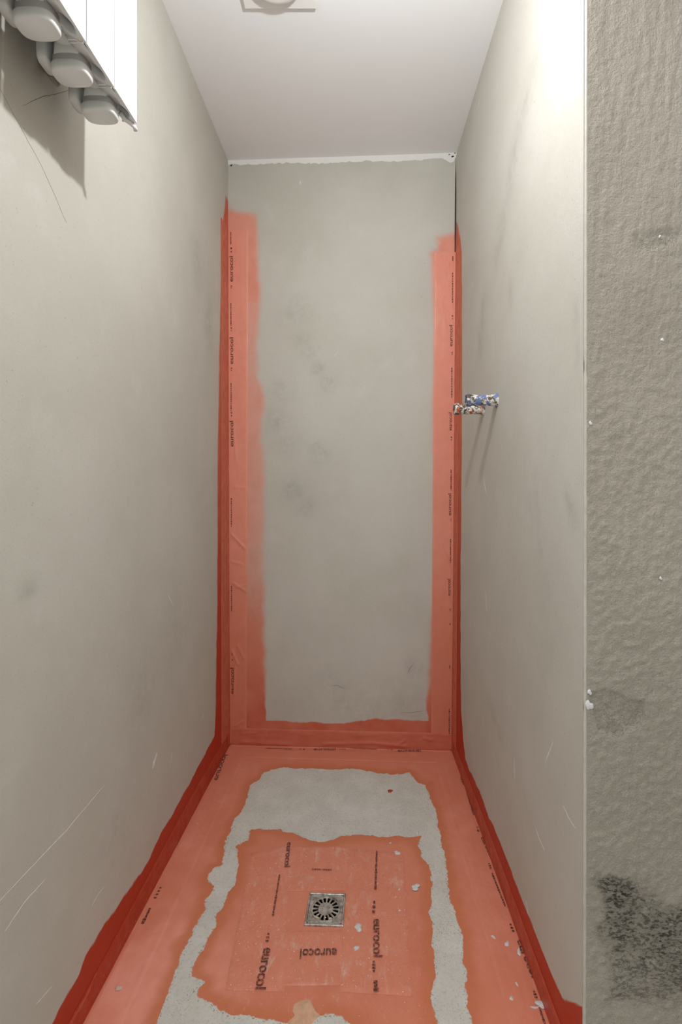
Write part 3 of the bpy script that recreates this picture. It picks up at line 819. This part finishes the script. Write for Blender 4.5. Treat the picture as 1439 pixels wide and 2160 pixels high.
def grate():
    V = []; F = []; N = 16; sub = 3
    r0, r1, r2 = 0.0200, 0.0350, 0.0385
    cen = 0; V.append((0, 0, 0.0042))
    ring0 = []; ring1 = []; ring2 = []
    def add(r, t, z): V.append((r * math.cos(t), r * math.sin(t), z)); return len(V) - 1
    step = 2 * math.pi / N
    for k in range(N):
        t0 = k * step
        wi, wo = 0.50 * step, 0.62 * step       # open angle of the slot at the inner and outer end
        i0 = add(r0, t0 + (step - wi) / 2, 0.0040); i1 = add(r0, t0 + (step + wi) / 2, 0.0040)
        o0 = add(r1, t0 + (step - wo) / 2, 0.0034); o1 = add(r1, t0 + (step + wo) / 2, 0.0034)
        e0 = add(r2, t0 + (step - wo) / 2, 0.0034); e1 = add(r2, t0 + (step + wo) / 2, 0.0034)
        ring0.append((i0, i1)); ring1.append((o0, o1)); ring2.append((e0, e1))
    for k in range(N):
        j = (k + 1) % N
        F.append((0, ring0[k][0], ring0[k][1])); F.append((0, ring0[k][1], ring0[j][0]))
        F.append((ring0[k][1], ring1[k][1], ring1[j][0], ring0[j][0]))          # bar between two slots
        F.append((ring1[k][0], ring2[k][0], ring2[k][1], ring1[k][1]))          # rim outside the slot
        F.append((ring1[k][1], ring2[k][1], ring2[j][0], ring1[j][0]))
    o = mesh_obj('grate', V, F, M_STEEL, drain); m = o.modifiers.new('t', 'SOLIDIFY'); m.thickness = 0.0018; m.offset = -1
    return o
grate()
bm = bmesh.new()
loft_bm(bm, [[(r * math.cos(2 * math.pi * k / 32), r * math.sin(2 * math.pi * k / 32), z) for k in range(32)] for r, z in ((0.0445, 0.000), (0.040, -0.01), (0.038, -0.06))], cap0=False)
o = bm_obj('sump', bm, M_BLACK, drain)
bm = bmesh.new()
rnd = random.Random(3)
for k in range(9):
    t = math.radians(-140 + 80 * rnd.random()); r = 0.026 + 0.013 * rnd.random()
    mtx = Matrix.Translation((r * math.cos(t), r * math.sin(t), 0.0038)) @ Matrix.Diagonal((1 + rnd.random(), 0.8 + rnd.random(), 0.35, 1))
    bmesh.ops.create_icosphere(bm, subdivisions=1, radius=0.0014 + 0.0016 * rnd.random(), matrix=mtx)
o = bm_obj('plaster_crumbs', bm, M_DRIP, drain); o['kind'] = 'stuff'

# ------------------------------------------------------------------ blobs, drips, scratches (parts of the surface they stick to)
def blob(surf, at, ra, rb, parent, mat, name='plaster_splash', seed=0, hgt=0.0016, rot=0.0, h0=0.0):
    rnd = random.Random(seed); n = 14
    ph = [rnd.random() * 6.28 for _ in range(3)]
    def rr(t): return 1 + 0.22 * math.sin(2 * t + ph[0]) + 0.16 * math.sin(3 * t + ph[1]) + 0.12 * math.sin(5 * t + ph[2])
    V = []; F = []
    for sc, hh in ((1.0, -0.0004), (0.82, hgt * 0.7), (0.45, hgt)):
        for k in range(n):
            t = 2 * math.pi * k / n; x = ra * sc * rr(t) * math.cos(t); y = rb * sc * rr(t) * math.sin(t)
            V.append(surf(at[0] + x * math.cos(rot) - y * math.sin(rot), at[1] + x * math.sin(rot) + y * math.cos(rot), h0 + hh))
    V.append(surf(at[0], at[1], h0 + hgt))
    for r in range(2):
        for k in range(n): F.append((r * n + k, r * n + (k + 1) % n, (r + 1) * n + (k + 1) % n, (r + 1) * n + k))
    for k in range(n): F.append((2 * n + k, 2 * n + (k + 1) % n, 3 * n))
    return mesh_obj(name, V, F, mat, parent, True)
def streak(surf, pts, width, parent, mat, name='scratch', h=0.0005):
    V = []; F = []; n = len(pts)
    for i, p in enumerate(pts):
        a, b = pts[max(i - 1, 0)], pts[min(i + 1, n - 1)]
        L = math.hypot(b[0] - a[0], b[1] - a[1]) + 1e-9; u = (-(b[1] - a[1]) / L, (b[0] - a[0]) / L)
        t = i / (n - 1); w = width * (0.15 + 0.85 * math.sin(math.pi * t) ** 0.6) / 2
        V.append(surf(p[0] - u[0] * w, p[1] - u[1] * w, 0.0001)); V.append(surf(p[0], p[1], h)); V.append(surf(p[0] + u[0] * w, p[1] + u[1] * w, 0.0001))
    for i in range(n - 1):
        for k in (0, 1): F.append((3 * i + k, 3 * i + k + 1, 3 * i + k + 4, 3 * i + k + 3))
    return mesh_obj(name, V, F, mat, parent)
def sub(on, pts, k=6, jit=0.0, seed=0):
    rnd = random.Random(seed); q = [on(*p) for p in pts]; out = []
    for a, b in zip(q, q[1:]):
        for i in range(k): out.append((a[0] + (b[0] - a[0]) * i / k + (rnd.random() - .5) * jit, a[1] + (b[1] - a[1]) * i / k + (rnd.random() - .5) * jit))
    out.append(q[-1]); return out

for k, (x, y, ra, rb, hh) in enumerate([(838, 1801, .010, .007, .003), (877, 1873, .013, .010, .003), (756, 1958, .009, .012, .003), (752, 2002, .007, .006, .003), (881, 1757, .008, .005, .001),
                                    (1070, 1993, .0055, .007, .003), (1041, 1978, .006, .005, .001), (1095, 2011, .005, .009, .004), (1090, 2078, .0045, .006, .001), (1079, 2108, .004, .006, .001),
                                    (1143, 2122, .009, .012, .004), (843, 1922, .003, .004, .001), (824, 1779, .0025, .0035, .001), (250, 2088, .006, .007, .004), (842, 1878, .0028, .004, .001), (417, 1739, .003, .004, .001)]):
    blob(s_floor, on_floor(x, y), ra, rb, fl, M_SPLASH if k not in (13, 15) else M_DRIP, 'plaster_splash', 30 + k, 0.0022, 0.4 * k, hh)
streak(s_floor, sub(on_floor, [(1119, 2127), (1130, 2129), (1142, 2126)], 4), 0.007, fl, M_SPLASH, 'plaster_splash', 0.0055)
blob(s_floor, on_floor(640, 2142), .036, .028, fl, M_PATCH, 'dried_plaster_patch', 77, 0.0012)
blob(s_floor, on_floor(823, 1669), .011, .007, fl, M_FLAKE, 'paint_flake', 78, 0.004)
streak(s_floor, sub(on_floor, [(975, 1767), (979, 1774), (984, 1778)], 4), 0.004, fl, M_CRACK, 'dark_thread', 0.002)
for k, (x, y) in enumerate([(1300, 1757), (1003, 1707)]): pass
# left wall marks
blob(s_left, on_left(327, 1606), .020, .012, wl, M_SPLASH, 'plaster_smear', 91, 0.0012, 0.6)
for k, (pts, w) in enumerate([([(-10, 1910), (60, 1836), (140, 1752), (190, 1692), (221, 1655)], .0028), ([(10, 1965), (50, 1905), (95, 1855)], .0030), ([(193, 1912), (205, 1890), (219, 1870)], .003),
                              ([(75, 2120), (110, 2080)], .003), ([(358, 1622), (362, 1600), (363, 1585)], .003), ([(425, 1520), (430, 1505)], .004), ([(352, 1250), (368, 1282)], .003)]):
    streak(s_left, sub(on_left, pts, 6, 0.0012, k), w, wl, M_SCRATCH)
for k, (pts, w) in enumerate([([(-5, 178), (28, 240), (60, 300), (85, 345)], .0006), ([(47, 224), (85, 205), (120, 198), (156, 187)], .0009), ([(85, 345), (110, 400), (140, 470)], .0004)]):
    streak(s_left, sub(on_left, pts, 6, 0.001, k), w, wl, M_CRACK, 'crack', 0.0004)
# back wall marks
streak(s_back, sub(on_back, [(633, 381), (634, 391)], 4), .009, wb, M_SPLASH, 'paint_fleck', 0.001)
streak(s_back, sub(on_back, [(706, 752), (709, 747), (714, 744)], 4), .006, wb, M_SPLASH, 'paint_fleck', 0.001)
for k, (pts, w) in enumerate([([(697, 1446), (712, 1446), (730, 1455)], .0016), ([(860, 1420), (866, 1408), (872, 1402)], .002), ([(842, 1503), (870, 1503), (897, 1499)], .0016)]):
    streak(s_back, sub(on_back, pts, 5, 0.002, k), w, wb, M_CRACK, 'crack', 0.0006)
streak(s_back, [(XR(2.1, z) - 0.003, z) for z in (2.02, 2.1, 2.2, 2.3, 2.4, 2.485)], .006, wb, M_GAP, 'corner_crack', 0.001)
for k, (x, y, ra, rb) in enumerate([(955, 330, .006, .004), (948, 326, .004, .002), (960, 322, .003, .005), (488, 349, .004, .005)]):
    blob(s_back, on_back(x, y), ra, rb, wb, M_GAP, 'chipped_spot', 200 + k, 0.0006)
# right wall marks
for k, (pts, w) in enumerate([([(1085, 1600), (1086, 1645)], .004), ([(1130, 1745), (1138, 1770), (1150, 1795)], .005), ([(1020, 1010), (1027, 1045)], .006), ([(1024, 1240), (1027, 1290)], .006),
                              ([(1189, 1700), (1200, 1725), (1214, 1748)], .003), ([(1110, 1900), (1115, 1930)], .008), ([(1008, 228), (1012, 212)], .006), ([(1150, 1610), (1168, 1560)], .004)]):
    streak(s_right, sub(on_right, pts, 6, 0.0015, k), w, wr, M_SCRATCH)
# chips on the wall face beside the niche
for k, (x, y, r) in enumerate([(1397, 717, .003), (1394, 1220, .0025), (1392, 499, .002), (1246, 893, .003), (1244, 1460, .004), (1243, 1488, .007)]):
    blob(s_front, on_front(x, y), r, r * 1.3, wf, M_SPLASH, 'plaster_chip', 60 + k, 0.002)

# ------------------------------------------------------------------ pipe stubs for the mixer tap
def pipe_stub(px, z, x_tip, mat, label, seed):
    Y = px; xw = XR(Y, z)
    root = bpy.data.objects.new('pipe_stub', None); C.objects.link(root); root.location = (xw, Y, z)
    setp(root, label, 'pipe', 'pipe stubs for the shower mixer')
    L = xw - x_tip; rnd = random.Random(seed); seg = 24
    def ring(x, r, j=0.0):
        return [(-x, (r + (rnd.random() - .5) * j) * math.cos(2 * math.pi * k / seg), (r + (rnd.random() - .5) * j) * math.sin(2 * math.pi * k / seg)) for k in range(seg)]
    bm = bmesh.new()
    loft_bm(bm, [ring(0, .0165, .001), ring(L * .3, .0162, .0012), ring(L * .6, .0160, .0012), ring(L * .8, .0160, .001), ring(L * .99, .0160, .0006),
                 ring(L * .99, .0125), ring(L * .5, .0120)], cap0=False)
    bm_obj('tube', bm, mat, root, True)
    bm = bmesh.new()
    loft_bm(bm, [ring(L * .84, .0162), ring(L * .845, .0190, .0012), ring(L * .97, .0188, .0014), ring(L, .0180, .001), ring(L, .0135, .0004), ring(L * .84, .0130)], False, False)
    bm_obj('end_collar', bm, mat, root, True)
    bm = bmesh.new()
    loft_bm(bm, [ring(-0.002, .0225, .004), ring(0.0015, .0205, .003), ring(0.004, .0186, .002), ring(0.009, .0172, .001), ring(0.012, .0160, .001)], False, False)
    bm_obj('plaster_seal', bm, mat, root, True)
    bm = bmesh.new()
    for k in range(9):
        t = rnd.random() * 6.28; x = L * (0.2 + 0.7 * rnd.random())
        mtx = Matrix.Translation((-x, .0165 * math.cos(t), .0165 * math.sin(t))) @ Matrix.Diagonal((1.6, 1, 1, 1))
        bmesh.ops.create_icosphere(bm, subdivisions=1, radius=0.0018 + 0.002 * rnd.random(), matrix=mtx)
    o = bm_obj('plaster_crust', bm, M_SPLASH, root, True); o['kind'] = 'stuff'
    return root
M_SEAL = simple('plaster_seal_grey', srgb(178, 173, 161), 0.7, 0.2, 0, 60, 0.2, 0.4)
pipe_stub(1.472, 1.383, 0.316, M_PIPE_BLUE, 'nearer pipe stub with blue paint and white plaster on the right wall', 11)
pipe_stub(1.626, 1.378, 0.311, M_PIPE_RED, 'farther pipe stub with orange paint and white plaster on the right wall', 12)

# ------------------------------------------------------------------ radiator on the left wall
rad = bpy.data.objects.new('radiator', None); C.objects.link(rad); rad.location = (0, 0, 0)
setp(rad, 'white sectional radiator hanging high on the left wall', 'radiator')
P, YE, XF = 0.0915, 0.980, -0.430
ZB, ZT = 1.847, 2.43
XC = -0.479
def section(k):
    y1 = YE - k * P; y0 = y1 - P; yc = (y0 + y1) / 2
    bm = bmesh.new()
    box_bm(bm, XF - 0.004, XF, y0 + 0.0018, y1 - 0.0018, ZB, ZT, 0.0008)
    box_bm(bm, XF - 0.028, XF - 0.003, y0 + 0.0018, y0 + 0.0040, ZB + .003, ZT)
    box_bm(bm, XF - 0.028, XF - 0.003, y1 - 0.0040, y1 - 0.0018, ZB + .003, ZT)
    root = bm_obj('section', bm, M_WHITE, rad)
    if k == 0: setp(root)
    # water column with flared lower end
    bm = bmesh.new()
    loft_bm(bm, [superellipse(XC, yc, a, b, z, 24, 2.6) for a, b, z in ((.026, .024, ZB + .006), (.0245, .023, ZB + .03), (.020, .017, ZB + .075), (.018, .015, ZB + .11), (.018, .015, ZT - .04))])
    bm_obj('water_column', bm, M_WHITE, root, True)
    # lower header tube joining the sections
    bm = bmesh.new()
    tube_bm(bm, [(XC + .003, y0, ZB + .040), (XC + .003, yc, ZB + .040), (XC + .003, y1 - 0.0004, ZB + .040)], .0235, 24)
    bm_obj('header_tube', bm, M_WHITE, root, True)
    # plug that closes the column below
    bm = bmesh.new()
    loft_bm(bm, [superellipse(XC, yc, a, b, z, 32, 3.0) for a, b, z in ((.0270, .0195, ZB - .0195), (.0292, .0215, ZB - .0185), (.0303, .0226, ZB - .015), (.0305, .0228, ZB - .006), (.0296, .0222, ZB - .004), (.0280, .0212, ZB - .0035), (.0280, .0212, ZB + .008))])
    bm_obj('plug', bm, M_WHITE, root, True)
    # rear fin
    bm = bmesh.new()
    loft_bm(bm, [superellipse(-.519, yc, .010, b, z, 24, 3.5) for b, z in ((.018, ZB - .001), (.0225, ZB + .003), (.0235, ZB + .012), (.0235, ZT - .02))])
    bm_obj('rear_fin', bm, M_WHITE, root, True)
    bm = bmesh.new(); box_bm(bm, -.512, XC - .015, yc - .002, yc + .002, ZB + .03, ZT - .03)
    bm_obj('web', bm, M_WHITE, root)
    # curved underside between front plate and header, with a D-shaped air opening
    n = 48; V = []; F = []
    x_in, x_out = XC + .012, XF - .003
    def zsurf(x):
        t = min(1.0, max(0.0, (x_out - x) / (x_out - x_in))); return ZB + 0.001 + 0.017 * t ** 1.5
    ch, cy = (x_in + x_out) / 2 + .006, yc + .014
    for i in range(n):
        t = 2 * math.pi * i / n; c, s = math.cos(t), math.sin(t)
        hx = ch + (.011 if c > 0 else .013) * c; hy = cy + .019 * s
        ky = (y1 - .0006 - cy) if s > 0 else (cy - y0 - .0006); kx = (x_out - ch) if c > 0 else (ch - x_in)
        m_ = min(kx / max(abs(c), 1e-6), ky / max(abs(s), 1e-6)); ox, oy = ch + c * m_, cy + s * m_
        V += [(ox, oy, zsurf(ox)), ((hx + ox) / 2, (hy + oy) / 2, zsurf((hx + ox) / 2)), (hx, hy, zsurf(hx)), (hx, hy, zsurf(hx) + .03)]
    for i in range(n):
        a, b = 4 * i, 4 * ((i + 1) % n)
        for j in range(3): F.append((a + j, b + j, b + j + 1, a + j + 1))
    bm_obj_ = mesh_obj('underside', V, F, M_WHITE, root, True)
    m = bm_obj_.modifiers.new('t', 'SOLIDIFY'); m.thickness = 0.0012
    return root
for k in range(5): section(k)
# wall bracket and the little drain hook
bm = bmesh.new()
prof = [(-.5605, 1.945), (-.5605, 1.888), (-.545, 1.866), (-.538, 1.860), (-.536, 1.866)]
yb0, yb1 = .880, .902
t_ = .0018
for (xa, za), (xb, zb) in zip(prof, prof[1:]):
    d = Vector((xb - xa, 0, zb - za)).normalized(); nn = Vector((d.z, 0, -d.x)) * t_
    vv = [bm.verts.new(p) for p in ((xa, yb0, za), (xb, yb0, zb), (xb, yb1, zb), (xa, yb1, za))]
    ww = [bm.verts.new(v.co + nn) for v in vv]
    bm.faces.new(vv); bm.faces.new(ww[::-1])
    for i in range(4): bm.faces.new((vv[i], ww[i], ww[(i + 1) % 4], vv[(i + 1) % 4]))
tube_bm(bm, [(-.5605, .891, 1.925), (-.50, .891, 1.925)], .004, 8)
o = bm_obj('wall_bracket', bm, M_CHROME, rad); o['label'] = 'bare steel wall bracket'
bm = bmesh.new()
hk = [(-.452, .955, 1.852), (-.448, .965, 1.846), (-.442, .975, 1.846), (-.436, .981, 1.843), (-.434, .982, 1.836)]
tube_bm(bm, hk, .0042, 10)
bm_obj('drain_hook', bm, M_WHITE, rad, True)

# ------------------------------------------------------------------ extractor vent in the ceiling
vent = bpy.data.objects.new('ceiling_vent', None); C.objects.link(vent); vent.location = (-.2205, 1.332, CEIL)
setp(vent, 'white square extractor vent with round cover on the ceiling', 'vent')
bm = bmesh.new(); box_bm(bm, -.1015, .1015, -.1015, .1015, -.013, 0.0, .002)
bm_obj('base_plate', bm, M_PLASTIC, vent)
bm = bmesh.new()
loft_bm(bm, [[(r * math.cos(2 * math.pi * k / 64), r * math.sin(2 * math.pi * k / 64), z) for k in range(64)] for r, z in ((.050, -.012), (.050, -.024), (.066, -.0245), (.0695, -.027), (.0695, -.031), (.066, -.0345), (.055, -.037), (.03, -.0385))])
bm_obj('round_cover', bm, M_PLASTIC, vent, True)
